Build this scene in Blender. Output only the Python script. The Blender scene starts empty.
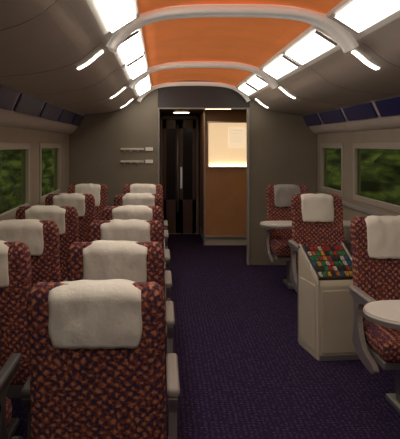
import bpy, bmesh, math, random
from mathutils import Vector, Matrix, noise
random.seed(4)
S=bpy.context.scene
try:
    S.view_settings.view_transform='Standard'
except Exception: pass
CX=0.38; EYE=1.45
YB=-1.5; YP=7.85; YD=10.7

# ---------------- materials ----------------
def new_mat(name):
    m=bpy.data.materials.new(name); m.use_nodes=True
    nt=m.node_tree; b=nt.nodes['Principled BSDF']
    return m,nt,b
def mat(name,col,rough=.5,metal=0,em=None,es=0,noise_amt=0.0,nscale=40,bump=0.0):
    m,nt,b=new_mat(name)
    b.inputs['Roughness'].default_value=rough; b.inputs['Metallic'].default_value=metal
    b.inputs['Base Color'].default_value=(*col,1)
    if em: 
        b.inputs['Emission Color'].default_value=(*em,1); b.inputs['Emission Strength'].default_value=es
    if noise_amt>0 or bump>0:
        tc=nt.nodes.new('ShaderNodeTexCoord'); n=nt.nodes.new('ShaderNodeTexNoise')
        n.inputs['Scale'].default_value=nscale; n.inputs['Detail'].default_value=4
        nt.links.new(tc.outputs['Object'],n.inputs['Vector'])
        if noise_amt>0:
            r=nt.nodes.new('ShaderNodeValToRGB')
            r.color_ramp.elements[0].position=.3; r.color_ramp.elements[1].position=.7
            r.color_ramp.elements[0].color=(*[c*(1-noise_amt) for c in col],1)
            r.color_ramp.elements[1].color=(*[min(1,c*(1+noise_amt)) for c in col],1)
            nt.links.new(n.outputs['Fac'],r.inputs['Fac']); nt.links.new(r.outputs['Color'],b.inputs['Base Color'])
        if bump>0:
            bp=nt.nodes.new('ShaderNodeBump'); bp.inputs['Strength'].default_value=bump; bp.inputs['Distance'].default_value=.01
            nt.links.new(n.outputs['Fac'],bp.inputs['Height']); nt.links.new(bp.outputs['Normal'],b.inputs['Normal'])
    return m
def fabric():
    m,nt,b=new_mat('seat_fabric'); N=nt.nodes; L=nt.links
    tc=N.new('ShaderNodeTexCoord')
    nz=N.new('ShaderNodeTexNoise'); nz.inputs['Scale'].default_value=30; nz.inputs['Detail'].default_value=5; nz.inputs['Roughness'].default_value=.7
    L.new(tc.outputs['Object'],nz.inputs['Vector'])
    ad=N.new('ShaderNodeVectorMath'); ad.operation='MULTIPLY_ADD'; ad.inputs[1].default_value=(.04,.04,.04)
    L.new(nz.outputs['Color'],ad.inputs[0]); L.new(tc.outputs['Object'],ad.inputs[2])
    ws=[]
    for rot in (.9,-.75):
        mp=N.new('ShaderNodeMapping'); mp.inputs['Rotation'].default_value=(0,rot,0)
        L.new(ad.outputs[0],mp.inputs['Vector'])
        w=N.new('ShaderNodeTexWave'); w.wave_type='BANDS'; w.bands_direction='X'
        w.inputs['Scale'].default_value=12; w.inputs['Distortion'].default_value=1.3; w.inputs['Detail'].default_value=3
        L.new(mp.outputs[0],w.inputs['Vector']); ws.append(w)
    mu=N.new('ShaderNodeMath'); mu.operation='MULTIPLY'
    L.new(ws[0].outputs['Fac'],mu.inputs[0]); L.new(ws[1].outputs['Fac'],mu.inputs[1])
    m2=N.new('ShaderNodeMath'); m2.operation='MULTIPLY'; m2.inputs[1].default_value=.48; L.new(mu.outputs[0],m2.inputs[0])
    n2=N.new('ShaderNodeTexNoise'); n2.inputs['Scale'].default_value=95; n2.inputs['Detail'].default_value=4
    L.new(tc.outputs['Object'],n2.inputs['Vector'])
    m3=N.new('ShaderNodeMath'); m3.operation='MULTIPLY_ADD'; m3.inputs[1].default_value=1.2; 
    L.new(n2.outputs['Fac'],m3.inputs[0]); L.new(m2.outputs[0],m3.inputs[2])
    r=N.new('ShaderNodeValToRGB'); e=r.color_ramp.elements
    e[0].position=.46; e[0].color=(.045,.035,.085,1)
    e[1].position=.98; e[1].color=(.56,.26,.15,1)
    x=e.new(.60); x.color=(.080,.042,.070,1)
    x=e.new(.72); x.color=(.23,.072,.055,1)
    x=e.new(.86); x.color=(.37,.115,.065,1)
    L.new(m3.outputs[0],r.inputs['Fac']); L.new(r.outputs['Color'],b.inputs['Base Color'])
    b.inputs['Roughness'].default_value=.95; b.inputs['Specular IOR Level'].default_value=.15
    bp=N.new('ShaderNodeBump'); bp.inputs['Strength'].default_value=.3; bp.inputs['Distance'].default_value=.003
    L.new(n2.outputs['Fac'],bp.inputs['Height']); L.new(bp.outputs['Normal'],b.inputs['Normal'])
    return m
def carpet():
    m,nt,b=new_mat('blue_carpet'); N=nt.nodes; L=nt.links
    tc=N.new('ShaderNodeTexCoord')
    v=N.new('ShaderNodeTexVoronoi'); v.inputs['Scale'].default_value=36; v.inputs['Randomness'].default_value=.35
    L.new(tc.outputs['Object'],v.inputs['Vector'])
    r=N.new('ShaderNodeValToRGB'); e=r.color_ramp.elements
    e[0].position=.12; e[0].color=(.10,.070,.15,1); e[1].position=.42; e[1].color=(.028,.021,.062,1)
    L.new(v.outputs['Distance'],r.inputs['Fac'])
    n=N.new('ShaderNodeTexNoise'); n.inputs['Scale'].default_value=110; n.inputs['Detail'].default_value=3
    L.new(tc.outputs['Object'],n.inputs['Vector'])
    r2=N.new('ShaderNodeValToRGB'); r2.color_ramp.elements[0].position=.35;r2.color_ramp.elements[1].position=.7
    r2.color_ramp.elements[0].color=(.4,.4,.5,1); r2.color_ramp.elements[1].color=(1.5,1.3,1.3,1)
    L.new(n.outputs['Fac'],r2.inputs['Fac'])
    mx=N.new('ShaderNodeMixRGB'); mx.blend_type='MULTIPLY'; mx.inputs[0].default_value=1
    L.new(r.outputs['Color'],mx.inputs[1]); L.new(r2.outputs['Color'],mx.inputs[2])
    L.new(mx.outputs[0],b.inputs['Base Color']); b.inputs['Roughness'].default_value=1
    b.inputs['Specular IOR Level'].default_value=.1
    bp=N.new('ShaderNodeBump'); bp.inputs['Strength'].default_value=.4; bp.inputs['Distance'].default_value=.004
    L.new(n.outputs['Fac'],bp.inputs['Height']); L.new(bp.outputs['Normal'],b.inputs['Normal'])
    return m
def glassmat():
    m=bpy.data.materials.new('window_glass'); m.use_nodes=True; nt=m.node_tree; nt.nodes.clear()
    o=nt.nodes.new('ShaderNodeOutputMaterial'); t=nt.nodes.new('ShaderNodeBsdfTransparent'); t.inputs[0].default_value=(.74,.78,.64,1)
    g=nt.nodes.new('ShaderNodeBsdfGlossy'); g.inputs['Roughness'].default_value=.03
    mx=nt.nodes.new('ShaderNodeMixShader'); mx.inputs[0].default_value=.04
    nt.links.new(t.outputs[0],mx.inputs[1]); nt.links.new(g.outputs[0],mx.inputs[2]); nt.links.new(mx.outputs[0],o.inputs[0])
    return m
M=dict(
 fabric=fabric(), carpet=carpet(), glass=glassmat(),
 cover=mat('cover_cloth',(.90,.88,.79),.9,bump=.25,nscale=60),
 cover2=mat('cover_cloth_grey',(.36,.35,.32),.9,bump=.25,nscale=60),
 panel=mat('panel_grey',(.56,.49,.43),.42,noise_amt=.05,nscale=5),
 wall=mat('wall_grey',(.31,.27,.21),.6,noise_amt=.05,nscale=4),
 part=mat('partition_grey',(.22,.19,.14),.55,noise_amt=.05,nscale=4),
 blue=mat('blue_glass',(.020,.022,.12),.2),
 orange=mat('orange_ceiling_glow',(.66,.18,.04),.75,noise_amt=.15,nscale=2.5,em=(.9,.24,.055),es=.27),  # emission added to the panel colour; cove lamps barely reach it
 lampL=mat('lamp_diffuser_bright',(.9,.9,.9),.5,em=(1,.93,.82),es=9.5),
 lampR=mat('lamp_diffuser_soft',(.9,.9,.9),.5,em=(1,.93,.82),es=2.6),
 cove=mat('cove_panel',(.72,.68,.63),.4),
 slot=mat('slot_lamp',(.9,.9,.9),.5,em=(1,.90,.78),es=6),
 rib=mat('rib_white',(.90,.86,.80),.35,em=(1,.94,.86),es=.10),  # faint emission added, since the downward lamps leave the ribs dim
 silver=mat('silver_trim',(.50,.49,.46),.32,metal=.7),
 plastic=mat('grey_plastic',(.30,.285,.26),.45),
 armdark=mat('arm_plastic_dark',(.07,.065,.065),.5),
 cream=mat('cream_enamel',(.62,.57,.45),.4,noise_amt=.03,nscale=6),
 white=mat('table_white',(.88,.86,.80),.25),
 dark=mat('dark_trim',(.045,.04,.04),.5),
 brown=mat('brown_wood',(.52,.26,.11),.4,noise_amt=.10,nscale=4),
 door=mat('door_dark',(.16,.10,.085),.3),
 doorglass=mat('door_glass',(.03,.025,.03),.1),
 frame=mat('window_frame',(.38,.34,.29),.5),
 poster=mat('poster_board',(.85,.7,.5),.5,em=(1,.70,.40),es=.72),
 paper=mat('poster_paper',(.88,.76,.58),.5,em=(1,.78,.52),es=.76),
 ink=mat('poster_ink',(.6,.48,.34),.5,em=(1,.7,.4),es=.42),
 warm=mat('warm_lamp',(1,.8,.5),.5,em=(1,.78,.45),es=11),
)
def greenmat():
    m,nt,b=new_mat('hedge_leaves'); N=nt.nodes; L=nt.links
    tc=N.new('ShaderNodeTexCoord'); mp=N.new('ShaderNodeMapping'); mp.inputs['Scale'].default_value=(1,.35,2.2)
    n=N.new('ShaderNodeTexNoise'); n.inputs['Scale'].default_value=1.8; n.inputs['Detail'].default_value=6
    L.new(tc.outputs['Object'],mp.inputs[0]); L.new(mp.outputs[0],n.inputs['Vector'])
    r=N.new('ShaderNodeValToRGB'); e=r.color_ramp.elements
    e[0].position=.38; e[0].color=(.015,.02,.006,1); e[1].position=.66; e[1].color=(.28,.33,.08,1)
    x=e.new(.52); x.color=(.09,.13,.03,1)
    L.new(n.outputs['Fac'],r.inputs['Fac']); L.new(r.outputs['Color'],b.inputs['Base Color']); b.inputs['Roughness'].default_value=1
    return m
M['green']=greenmat()

# ---------------- helpers ----------------
def link(o,parent=None):
    S.collection.objects.link(o)
    if parent: o.parent=parent
    return o
def mobj(name,me,m,parent=None,smooth=False):
    if m and not me.materials: me.materials.append(m)
    if smooth:
        for p in me.polygons: p.use_smooth=True
    return link(bpy.data.objects.new(name,me),parent)
def empty(name,loc=(0,0,0),rz=0):
    e=bpy.data.objects.new(name,None); e.location=loc; e.rotation_euler=(0,0,rz); e.empty_display_size=.1
    return link(e)
def box_bm(bm,x0,x1,y0,y1,z0,z1,bev=0,seg=2):
    r=bmesh.ops.create_cube(bm,size=1)
    vs=r['verts']
    for v in vs:
        v.co=Vector((x0+(v.co.x+.5)*(x1-x0),y0+(v.co.y+.5)*(y1-y0),z0+(v.co.z+.5)*(z1-z0)))
    if bev>0:
        ed=set(e for v in vs for e in v.link_edges)
        bmesh.ops.bevel(bm,geom=list(ed),offset=bev,segments=seg,profile=.5,affect='EDGES')
def boxes(name,lst,m,parent=None,bev=0,seg=2,smooth=False):
    bm=bmesh.new()
    for b in lst: box_bm(bm,*b,bev=bev,seg=seg)
    me=bpy.data.meshes.new(name); bm.to_mesh(me); bm.free()
    return mobj(name,me,m,parent,smooth)
def box(name,x0,x1,y0,y1,z0,z1,m,parent=None,bev=0,seg=2):
    return boxes(name,[(x0,x1,y0,y1,z0,z1)],m,parent,bev,seg)
def prism(name,pts,a0,a1,m,parent=None,axis='y',bev=0,smooth=False):
    bm=bmesh.new()
    def P(p,a):
        return {'y':(p[0],a,p[1]),'z':(p[0],p[1],a),'x':(a,p[0],p[1])}[axis]
    A=[bm.verts.new(P(p,a0)) for p in pts]; B=[bm.verts.new(P(p,a1)) for p in pts]
    bm.faces.new(A); bm.faces.new(B[::-1]); n=len(pts)
    for i in range(n): bm.faces.new((A[i],B[i],B[(i+1)%n],A[(i+1)%n]))
    bmesh.ops.recalc_face_normals(bm,faces=bm.faces)
    if bev: bmesh.ops.bevel(bm,geom=list(bm.edges),offset=bev,segments=2,profile=.5,affect='EDGES')
    me=bpy.data.meshes.new(name); bm.to_mesh(me); bm.free()
    return mobj(name,me,m,parent,smooth)
def sheet(name,pts,y0,y1,m,parent=None,th=.012,smooth=True,ny=1):
    n=len(pts); out=[]
    for i,p in enumerate(pts):
        a=Vector(pts[max(0,i-1)]); b=Vector(pts[min(n-1,i+1)]); d=(b-a).normalized(); nn=Vector((-d.y,d.x))
        ref=Vector((p[0]-CX,p[1]-1.2))
        if nn.dot(ref)<0: nn=-nn
        out.append((p[0]+nn.x*th,p[1]+nn.y*th))
    return prism(name,list(pts)+out[::-1],y0,y1,m,parent)
def tube(name,pts,r,m,parent=None,cyc=False):
    cu=bpy.data.curves.new(name,'CURVE'); cu.dimensions='3D'; cu.bevel_depth=r; cu.bevel_resolution=3; cu.use_fill_caps=True
    sp=cu.splines.new('POLY'); sp.points.add(len(pts)-1)
    for q,p in zip(sp.points,pts): q.co=(*p,1)
    sp.use_cyclic_u=cyc
    o=bpy.data.objects.new(name+'_c',cu); S.collection.objects.link(o)
    dg=bpy.context.evaluated_depsgraph_get(); me=bpy.data.meshes.new_from_object(o.evaluated_get(dg)); me.name=name
    bpy.data.objects.remove(o)
    me.materials.clear()
    return mobj(name,me,m,parent,True)
def catmull(pts,n=6):
    out=[]; Q=[pts[0]]+list(pts)+[pts[-1]]
    for i in range(1,len(Q)-2):
        p0,p1,p2,p3=[Vector(q) for q in Q[i-1:i+3]]
        for k in range(n):
            t=k/n
            out.append(tuple(.5*((2*p1)+(p2-p0)*t+(2*p0-5*p1+4*p2-p3)*t*t+(3*p1-p0-3*p2+p3)*t**3)))
    out.append(tuple(pts[-1])); return out

# ---------------- shell ----------------
def P(side,r,z): return (CX+side*r,EYE+z)
WR=1.50
box('floor',CX-1.56,CX+1.56,YB,YD+.1,-.05,0,M['carpet'])
ceil=empty('ceiling')
HW=.50
cpts=[(CX+r,EYE+.775-.07*(abs(r)/HW)**2.2) for r in [x*HW/6 for x in range(-6,7)]]
ribsY=[-1.3,1.1,3.5,5.9,YP-.06]
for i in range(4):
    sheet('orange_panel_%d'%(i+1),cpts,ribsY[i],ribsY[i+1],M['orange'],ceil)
for sd,nm in ((-1,'left'),(1,'right')):
    cove=[P(sd,HW,.708),P(sd,HW+.002,.685),P(sd,.53,.67),P(sd,.58,.64),P(sd,.64,.60),P(sd,.68,.57)]
    lampp=[(p[0]-sd*.010,p[1]-.012) for p in (P(sd,.525,.674),P(sd,.56,.652),P(sd,.61,.62),P(sd,.65,.594))]
    sheet('cove_%s'%nm,cove,YB,YP,M['cove'],ceil)
    for i in range(4):
        a,b=ribsY[i]+.24,ribsY[i+1]-.08
        n=2; L=(b-a)/n
        for k in range(n):
            ya=a+k*L+.07; yb=a+(k+1)*L-.05
            sheet('cove_lamp_%s_%d'%(nm,i*n+k+1),lampp,ya,yb,M['lampL'] if sd<0 else M['lampR'],ceil,th=.010)
            for q,(yy0,yy1) in enumerate(((ya-.02,ya),(yb,yb+.02))):
                sheet('lamp_bezel_%s_%d_%d'%(nm,i*n+k+1,q),[(p[0]-sd*.002,p[1]-.003) for p in lampp],yy0,yy1,M['plastic'],ceil,th=.014)
    side=catmull([P(sd,.68,.57),P(sd,.74,.53),P(sd,.82,.465),P(sd,.92,.42),P(sd,1.06,.39),P(sd,1.20,.375),P(sd,1.30,.365)],4)
    prism('side_panel_'+nm,side+[P(sd,1.30,.39),P(sd,1.0,.46),P(sd,.72,.62)],YB,YP,M['panel'],ceil)
    sheet('rack_face_'+nm,catmull([P(sd,1.30,.368),P(sd,1.33,.35),P(sd,1.36,.29),P(sd,1.40,.215),P(sd,1.43,.17),P(sd,1.47,.14),P(sd,1.515,.13)],3),YB,YP,M['panel'],ceil)
    for k in range(6):
        y=ribsY[0]+.02+k*1.2+1.2
        if y>YP-.2: continue
        sheet('seam_%s_%d'%(nm,k),[(p[0]-sd*.0015,p[1]-.0015) for p in side[2:]],y,y+.005,M['plastic'],ceil,th=.003)
    y=-1.2;k=0
    while y<YP-.6:
        k+=1
        prism('row_number_glass_%s_%d'%(nm,k),[P(sd,1.318,.345),P(sd,1.335,.352),P(sd,1.385,.235),P(sd,1.372,.225)],y,y+.82,M['blue'],ceil)
        y+=.93
    for k,y in enumerate((-.9,1.4,3.75,6.1,7.65)):
        a=[(p[0]-sd*.003,p[1]-.005) for p in side[3:11]]
        sheet('slot_lamp_%s_%d'%(nm,k),a,y-.03,y+.03,M['slot'],ceil,th=.006)
# arched ribs
half=catmull([(0,.730),(.18,.728),(.32,.718),(.42,.702),(.50,.672),(.57,.625),(.625,.568),(.655,.52)],5)
for i,y in enumerate(ribsY):
    if y>YP: continue
    prof=[(CX-a,EYE+b) for a,b in half[::-1]]+[(CX+a,EYE+b) for a,b in half[1:]]
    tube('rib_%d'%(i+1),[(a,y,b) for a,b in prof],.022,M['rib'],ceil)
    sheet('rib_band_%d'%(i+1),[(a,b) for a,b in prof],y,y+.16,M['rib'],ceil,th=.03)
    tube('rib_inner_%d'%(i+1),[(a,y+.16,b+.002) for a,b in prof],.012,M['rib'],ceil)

# walls with windows
zt,zb=EYE+0.0,.93
def side_wall(sd,nm,wins):
    x=CX+sd*WR; x2=CX+sd*(WR+.06); a,b=min(x,x2),max(x,x2)
    L=[(a,b,YB,YD+.1,0,zb),(a,b,YB,YD+.1,zt,EYE+.75)]
    ys=[YB]+[v for w in wins for v in w]+[YD+.1]
    for i in range(0,len(ys),2): L.append((a,b,ys[i],ys[i+1],zb,zt))
    boxes('wall_'+nm,L,M['wall'])
    for i,(y0,y1) in enumerate(wins):
        e=empty('window_%d'%(i+1 if sd<0 else i+10))
        f=.035; xi=x-sd*.012; xo=x+sd*.02; p,q=min(xi,xo),max(xi,xo)
        boxes('frame',[(p,q,y0-.02,y0+f,zb-.02,zt+.02),(p,q,y1-f,y1+.02,zb-.02,zt+.02),(p,q,y0+f,y1-f,zt-f,zt+.02),(p,q,y0+f,y1-f,zb-.02,zb+f)],M['frame'],e,bev=.006)
        xm=x+sd*.03
        box('pane',xm-.004,xm+.004,y0,y1,zb,zt,M['glass'],e)
    boxes('baseboard_'+nm,[(min(x,x-sd*.03),max(x,x-sd*.03),YB,YP,0,.12)],M['plastic'],bev=.005)
    box('trim_sill_'+nm,min(x,x-sd*.035),max(x,x-sd*.035),YB,YP,zb-.10,zb-.05,M['plastic'],bev=.008)
side_wall(-1,'left',[(-.9,.9),(1.3,3.1),(3.65,5.45),(5.95,7.1)])
side_wall(1,'right',[(-.9,.9),(1.3,3.1),(3.6,4.7),(5.0,6.35),(6.75,7.65)])
box('wall_back',CX-1.56,CX+1.56,YB-.06,YB,0,2.3,M['part'])
# end partition
OPL,OPR=-.05,1.06
boxes('wall_partition_left',[(CX-WR,OPL,YP,YP+.06,0,2.25)],M['part'],bev=.004)
boxes('wall_partition_right',[(OPR,CX+WR,YP,YP+.06,0,2.25)],M['part'],bev=.004)
box('trim_lintel',OPL,OPR,YP+.002,YP+.05,1.90,2.25,M['dark'])
box('trim_lintel_strip',OPL,OPR,YP-.012,YP+.002,1.885,1.90,M['plastic'])
box('trim_portal_right',OPR-.03,OPR,YP-.02,YP+.08,0,1.90,M['plastic'],bev=.008)
box('trim_portal_left',OPL,OPL+.02,YP-.02,YP+.08,0,1.90,M['plastic'],bev=.005)
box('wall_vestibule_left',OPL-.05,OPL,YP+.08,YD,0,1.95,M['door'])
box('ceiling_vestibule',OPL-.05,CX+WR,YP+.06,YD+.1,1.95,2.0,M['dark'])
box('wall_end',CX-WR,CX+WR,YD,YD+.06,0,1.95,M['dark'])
fill_mat=mat('vestibule_fill_glow',(.9,.8,.7),.5,em=(1,.72,.45),es=8)
for (x0,x1,y0,y1) in ((.58,.92,8.42,8.70),(.18,.40,9.62,9.80)):
    vl=empty('added_vestibule_lamp')  # lamps added to brighten the brown corridor and the end door
    boxes('rim',[(x0-.02,x1+.02,y0-.02,y1+.02,1.935,1.949)],M['silver'],vl,bev=.004)
    boxes('fill_panel',[(x0,x1,y0,y1,1.928,1.936)],fill_mat,vl)
# cabinet with poster
c=empty('luggage_cabinet',(0,0,0))
box('carcass',.62,1.80,9.4,YD-.01,.13,1.945,M['brown'],c,bev=.006)
box('plinth',.62,1.80,9.40,YD-.01,0.0,.12,M['cream'],c)
box('edge_strip',.60,.625,9.385,9.42,0.0,1.945,M['silver'],c,bev=.004)
box('kick_rail',.625,1.80,9.375,9.40,.10,.14,M['silver'],c,bev=.004)
ps=empty('framed_poster')
box('backboard',.67,1.26,9.378,9.395,1.14,1.77,M['poster'],ps,bev=.004)
box('paper',.96,1.20,9.370,9.378,1.42,1.70,M['paper'],ps)
boxes('printed_lines',[(.99,1.16-.03*(i%3),9.367,9.370,1.655-i*.04,1.662-i*.04) for i in range(5)],M['ink'],ps)
boxes('frame',[(.655,.67,9.36,9.398,1.12,1.79),(1.26,1.275,9.36,9.398,1.12,1.79),(.67,1.26,9.36,9.398,1.77,1.79),(.67,1.26,9.36,9.398,1.12,1.14)],M['silver'],ps)
box('lamp_strip',.69,1.24,9.35,9.372,1.145,1.160,M['warm'],ps,bev=.004)
# end doors
d=empty('door_1')
xl,xr=-.03,.60; xm=(xl+xr)/2
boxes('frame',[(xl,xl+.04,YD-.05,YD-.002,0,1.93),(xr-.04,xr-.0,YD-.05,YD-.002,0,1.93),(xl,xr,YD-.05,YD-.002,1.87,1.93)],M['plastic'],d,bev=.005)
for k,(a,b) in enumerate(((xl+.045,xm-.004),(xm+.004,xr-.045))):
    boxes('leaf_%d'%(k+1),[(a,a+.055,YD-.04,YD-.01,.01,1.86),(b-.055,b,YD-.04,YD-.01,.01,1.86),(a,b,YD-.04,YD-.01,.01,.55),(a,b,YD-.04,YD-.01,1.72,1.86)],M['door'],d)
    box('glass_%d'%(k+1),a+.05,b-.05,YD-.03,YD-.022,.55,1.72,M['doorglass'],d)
tube('handle_1',[(xm-.03,YD-.045,.35),(xm-.03,YD-.09,.38),(xm-.03,YD-.09,1.75),(xm-.03,YD-.045,1.78)],.014,M['silver'],d)
tube('handle_2',[(xm+.03,YD-.045,.75),(xm+.03,YD-.09,.78),(xm+.03,YD-.09,1.05),(xm+.03,YD-.045,1.08)],.016,M['rib'],d)
box('sill_plate',xl,xr,YD-.12,YD-.052,0,.008,M['silver'],d)
for i,z in enumerate((1.40,1.25)):
    sg=empty('coat_hook_rail')
    box('rail',-.50,-.22,YP-.02,YP-.001,z-.012,z+.012,M['cream'],sg,bev=.003)
    box('number_plate',-.20,-.11,YP-.016,YP-.001,z-.02,z+.022,M['white'],sg,bev=.003)
    boxes('hook',[(-.46+.08*j,-.445+.08*j,YP-.05,YP-.02,z-.03,z-.01) for j in range(3)],M['silver'],sg,bev=.003)

# ---------------- seats ----------------
def yc(z): return -.17-.12*max(0,(z-.42))/.61
TOP=1.02
def backrest_mesh():
    bm=bmesh.new(); rows=[]
    zs=[.36,.37,.40,.48,.56,.64,.72,.80,.87,.93]
    R=.07
    for k in range(1,9):
        zs.append(TOP-R+R*math.sin(k/8*math.pi/2))
    zs=sorted(set(zs)|{TOP-R})
    n=40
    for z in zs:
        hw=.220-.008*math.sin(max(0,(z-.5))*3) ; ht=.060-.012*(z-.4)/.6
        if z>.82: hw+=.004
        if z>TOP-R:
            q=(z-(TOP-R))/R; c=math.sqrt(max(0,1-q*q)); hw=hw-R*.6+R*.6*c; ht=ht*(.25+.75*c)
        if z<.375: hw-=.02; ht*=.6
        loop=[]
        for i in range(n):
            t=2*math.pi*i/n; cs,sn=math.cos(t),math.sin(t)
            x=hw*math.copysign(abs(cs)**.38,cs); y=ht*math.copysign(abs(sn)**.55,sn)
            if sn>0:
                y+=.045*(abs(x)/.22)**5*min(1,max(0,(z-.42)/.1))
                y+=.012*math.exp(-((z-.58)/.1)**2)
            loop.append(bm.verts.new((x,yc(z)+y,z)))
        rows.append(loop)
    for a,b in zip(rows,rows[1:]):
        for i in range(n): bm.faces.new((a[i],a[(i+1)%n],b[(i+1)%n],b[i]))
    bm.faces.new(rows[0][::-1]); bm.faces.new(rows[-1])
    me=bpy.data.meshes.new('backrest'); bm.to_mesh(me); bm.free(); me.materials.append(M['fabric'])
    for p in me.polygons: p.use_smooth=True
    return me
def cover_mesh(seed,m):
    bm=bmesh.new(); path=[]
    for k in range(13):
        z=.825+k*(.975-.825)/12; path.append((yc(z)-.060,z,1))
    for k in range(1,10):
        t=math.pi-math.pi*k/10; path.append((yc(.98)+.064*math.cos(t),.975+.050*math.sin(t),.4))
    for k in range(13):
        z=.975-k*(.975-.79)/12; path.append((yc(z)+.064,z,1))
    W=.140; nu=26; rows=[]; N=len(path)
    for j,(y,z,f) in enumerate(path):
        row=[]; end=min(j,N-1-j)
        for i in range(nu+1):
            u=-1+2*i/nu
            e=noise.noise(Vector((u*2.6+seed,z*12,seed*3+j*.03)))
            e2=noise.noise(Vector((u*7+seed,z*22,seed)))
            w=W*(1+.05*noise.noise(Vector((z*14,seed,1+.5*(u>0)))))
            if end<4: w*=1-.06*((4-end)/4)**2
            yy=y; zz=z
            s_=-1 if y<yc(z) else 1
            yy+=s_*(.008*e+.003*e2+.009*(1-u**4))
            if end<1: zz+=.010*noise.noise(Vector((u*2.5,seed,5)))
            if f<.5: zz+=.006*e-.014*abs(u)**5
            row.append(bm.verts.new((u*w,yy,zz)))
        rows.append(row)
    for a,b in zip(rows,rows[1:]):
        for i in range(nu): bm.faces.new((a[i],a[i+1],b[i+1],b[i]))
    me=bpy.data.meshes.new('headrest_cover'); 
    bmesh.ops.recalc_face_normals(bm,faces=bm.faces)
    bmesh.ops.solidify(bm,geom=bm.faces[:],thickness=.006)
    bm.to_mesh(me); bm.free(); me.materials.append(m)
    for p in me.polygons: p.use_smooth=True
    return me
def mk(fn):
    o=fn(); me=o.data; bpy.data.objects.remove(o); return me
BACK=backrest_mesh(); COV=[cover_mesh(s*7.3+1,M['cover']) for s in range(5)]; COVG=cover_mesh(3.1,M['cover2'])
def cushion():
    bm=bmesh.new(); box_bm(bm,-.215,.215,-.13,.31,.33,.455,bev=.045,seg=4)
    for v in bm.verts:
        if v.co.z>.44: v.co.z+=.012*(1-(v.co.x/.2)**2)
    me=bpy.data.meshes.new('seat_cushion'); bm.to_mesh(me); bm.free()
    return mobj('c',me,M['fabric'],None,True)
CUSH=mk(cushion)
armprof=catmull([(-.11,.33),(.02,.275),(.22,.26),(.27,.285),(.22,.315),(.09,.34),(.01,.43),(-.01,.53),(.03,.575),(.14,.588),(.21,.592),(.22,.612)],3)+[(-.17,.612),(-.16,.592),(-.09,.575),(-.07,.53),(-.08,.42)]
ARMF=mk(lambda: prism('armrest_frame',armprof,-.014,.014,M['silver'],None,axis='x'))
ARMP=mk(lambda: boxes('arm_pad',[(-.022,.022,-.16,.23,.612,.640)],M['plastic'],None,bev=.012,seg=3))
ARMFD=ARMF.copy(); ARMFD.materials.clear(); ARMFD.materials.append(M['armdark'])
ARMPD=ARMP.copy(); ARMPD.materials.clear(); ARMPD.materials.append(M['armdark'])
PED=mk(lambda: boxes('pedestal',[(-.20,.20,-.12,.25,.285,.328),(-.05,.05,.0,.12,.03,.29),(-.07,.07,-.10,.22,0,.035)],M['silver'],None,bev=.008))
SHELL=mk(lambda: boxes('lower_shell',[(-.20,.20,-.20,-.12,.29,.36)],M['armdark'],None,bev=.01))
cnt=0
def seat(x,y,face,darkarms='',grey=False):
    global cnt
    oy=y+.29 if face>0 else y-.29
    e=empty('train_seat',(x,oy,0),0 if face>0 else math.pi)
    L=[('backrest',BACK,0),('headrest_cover',COVG if grey else COV[cnt%5],0),('seat_cushion',CUSH,0),('pedestal',PED,0),('lower_shell',SHELL,0)]
    for k,xx in ((1,-.243),(2,.243)):
        wx=xx if face>0 else -xx
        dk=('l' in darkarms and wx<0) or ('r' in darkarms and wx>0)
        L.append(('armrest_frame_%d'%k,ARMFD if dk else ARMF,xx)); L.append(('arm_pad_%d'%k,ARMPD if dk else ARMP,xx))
    for nm,me,lx in L:
        o=bpy.data.objects.new(nm,me); o.location=(lx,0,0); link(o,e)
    cnt+=1
for y,f in ((2.02,1),(2.87,1),(3.69,1),(4.55,1),(5.7,1),(7.15,-1)):
    seat(-.205,y,f,'l'); seat(-.81,y,f,'lr')
for y,f in ((1.6,1),(3.9,-1),(5.7,-1),(7.05,-1)):
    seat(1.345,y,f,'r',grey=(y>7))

def table(x0,x1,y0,y1,z):
    e=empty('train_table')
    r=(y1-y0)/2; pts=[]
    for k in range(13):
        t=math.pi/2+math.pi*k/12; pts.append((x0+r*.9+r*.9*math.cos(t),(y0+y1)/2+r*math.sin(t)))
    pts+= [(x1,y0),(x1,y1)]
    prism('table_top',pts,z-.012,z,M['white'],e,axis='z')
    cxm=(x0+x1)/2;cym=(y0+y1)/2
    p2=[(cxm+(p[0]-cxm)*1.012,cym+(p[1]-cym)*1.03) for p in pts]
    p2=[(min(a,x1),b) for a,b in p2]
    prism('table_edge',p2,z-.032,z-.012,M['silver'],e,axis='z')
    boxes('table_leg',[(x1-.30,x1-.24,cym-.03,cym+.03,.02,z-.033),(x1-.36,x1-.18,cym-.10,cym+.10,0,.025)],M['silver'],e,bev=.006)
table(.88,1.86,2.60,3.00,.735)
table(.95,1.86,6.08,6.45,.70)

# ---------------- magazine rack ----------------
RX,RY=1.045,4.36
e=empty('magazine_rack',(RX,RY,0),math.radians(8))
W=.33; Dp=.38
prism('cabinet',[(0,.0),(Dp,0),(Dp,.70),(Dp-.04,.70),(.02,.53),(0,.50)],0,W,M['cream'],e,axis='x',bev=.008)
box('door_panel',.03,W-.03,-.008,.002,.05,.47,M['cream'],e,bev=.003)
box('side_inset',-.006,.002,.04,Dp-.04,.05,.50,M['cream'],e,bev=.003)
box('kick_plate',.01,W-.01,-.005,.01,0,.035,M['silver'],e)
cols=[(.42,.02,.02),(.50,.28,.03),(.03,.09,.22),(.52,.48,.40),(.03,.20,.07),(.34,.04,.06),(.03,.03,.03),(.40,.17,.05),(.03,.03,.03)]
cm=[mat('magazine_print_%d'%i,c_,.4,noise_amt=.8,nscale=90) for i,c_ in enumerate(cols)]
sl=.17/.32
def slope(y): return .53+(y-.02)*sl
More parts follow.
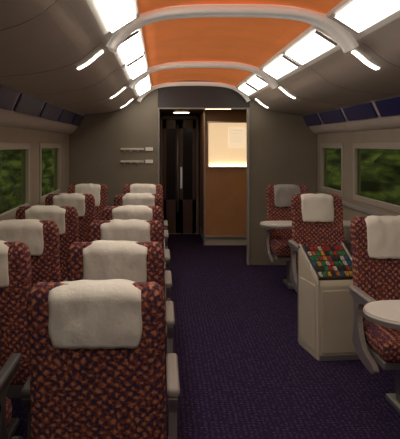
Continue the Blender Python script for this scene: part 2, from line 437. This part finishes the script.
prism('display_tray',[(.025,slope(.025)+.004),(Dp-.045,slope(Dp-.045)+.004),(Dp-.045,slope(Dp-.045)+.02),(.025,slope(.025)+.02)],.015,W-.015,M['dark'],e,axis='x')
k=0
for r in range(6):
    for q in range(9):
        ya=.036+r*.050; yb=ya+.030; xa=.028+q*.0315
        prism('magazine_%d'%(k+1),[(ya,slope(ya)+.02),(yb,slope(yb)+.02),(yb,slope(yb)+.030),(ya,slope(ya)+.026)],xa,xa+.023,cm[0 if r==5 and q%3 else random.randint(0,8)],e,axis='x'); k+=1
tube('side_rim_1',[(.004,.0,.50),(.004,.02,.555),(.004,Dp-.03,.728),(.004,Dp,.70),(.004,Dp,.02)],.009,M['silver'],e)
tube('side_rim_2',[(W-.004,.0,.50),(W-.004,.02,.555),(W-.004,Dp-.03,.728),(W-.004,Dp,.70)],.009,M['silver'],e)

# ---------------- outside ----------------
g=bpy.data.meshes.new('ground'); g.from_pydata([(-30,-20,-1.2),(30,-20,-1.2),(30,40,-1.2),(-30,40,-1.2)],[],[(0,1,2,3)]); mobj('ground',g,M['green'])
for sd in (-1,1):
    bm=bmesh.new(); G=[]
    for i in range(60):
        row=[]
        for j in range(12):
            y=-20+i; h=j*.55
            nx=noise.noise(Vector((y*.7,h*1.3,sd*5)))
            row.append(bm.verts.new((sd*(5.5+h*.35+nx*.8)+.0,y,-1.2+h+(.5*noise.noise(Vector((y*.5,3,sd))) if j>7 else 0))))
        G.append(row)
    for i in range(59):
        for j in range(11): bm.faces.new((G[i][j],G[i+1][j],G[i+1][j+1],G[i][j+1]))
    me=bpy.data.meshes.new('hedge'); bm.to_mesh(me); bm.free(); mobj('hedge',me,M['green'],None,True)

# ---------------- world ----------------
w=bpy.data.worlds.new('w'); S.world=w; w.use_nodes=True
w.node_tree.nodes['Background'].inputs[0].default_value=(.80,.78,.62,1); w.node_tree.nodes['Background'].inputs[1].default_value=.7

cam=bpy.data.cameras.new('camera'); co=bpy.data.objects.new('camera',cam); link(co)
co.location=(0,0,EYE); co.rotation_euler=(math.pi/2,0,0)
cam.sensor_fit='HORIZONTAL'; cam.sensor_width=36; cam.lens=36*650/400
cam.shift_x=(200-162)/400; cam.shift_y=-(219.5-145)/400
cam.clip_start=.05
S.camera=co
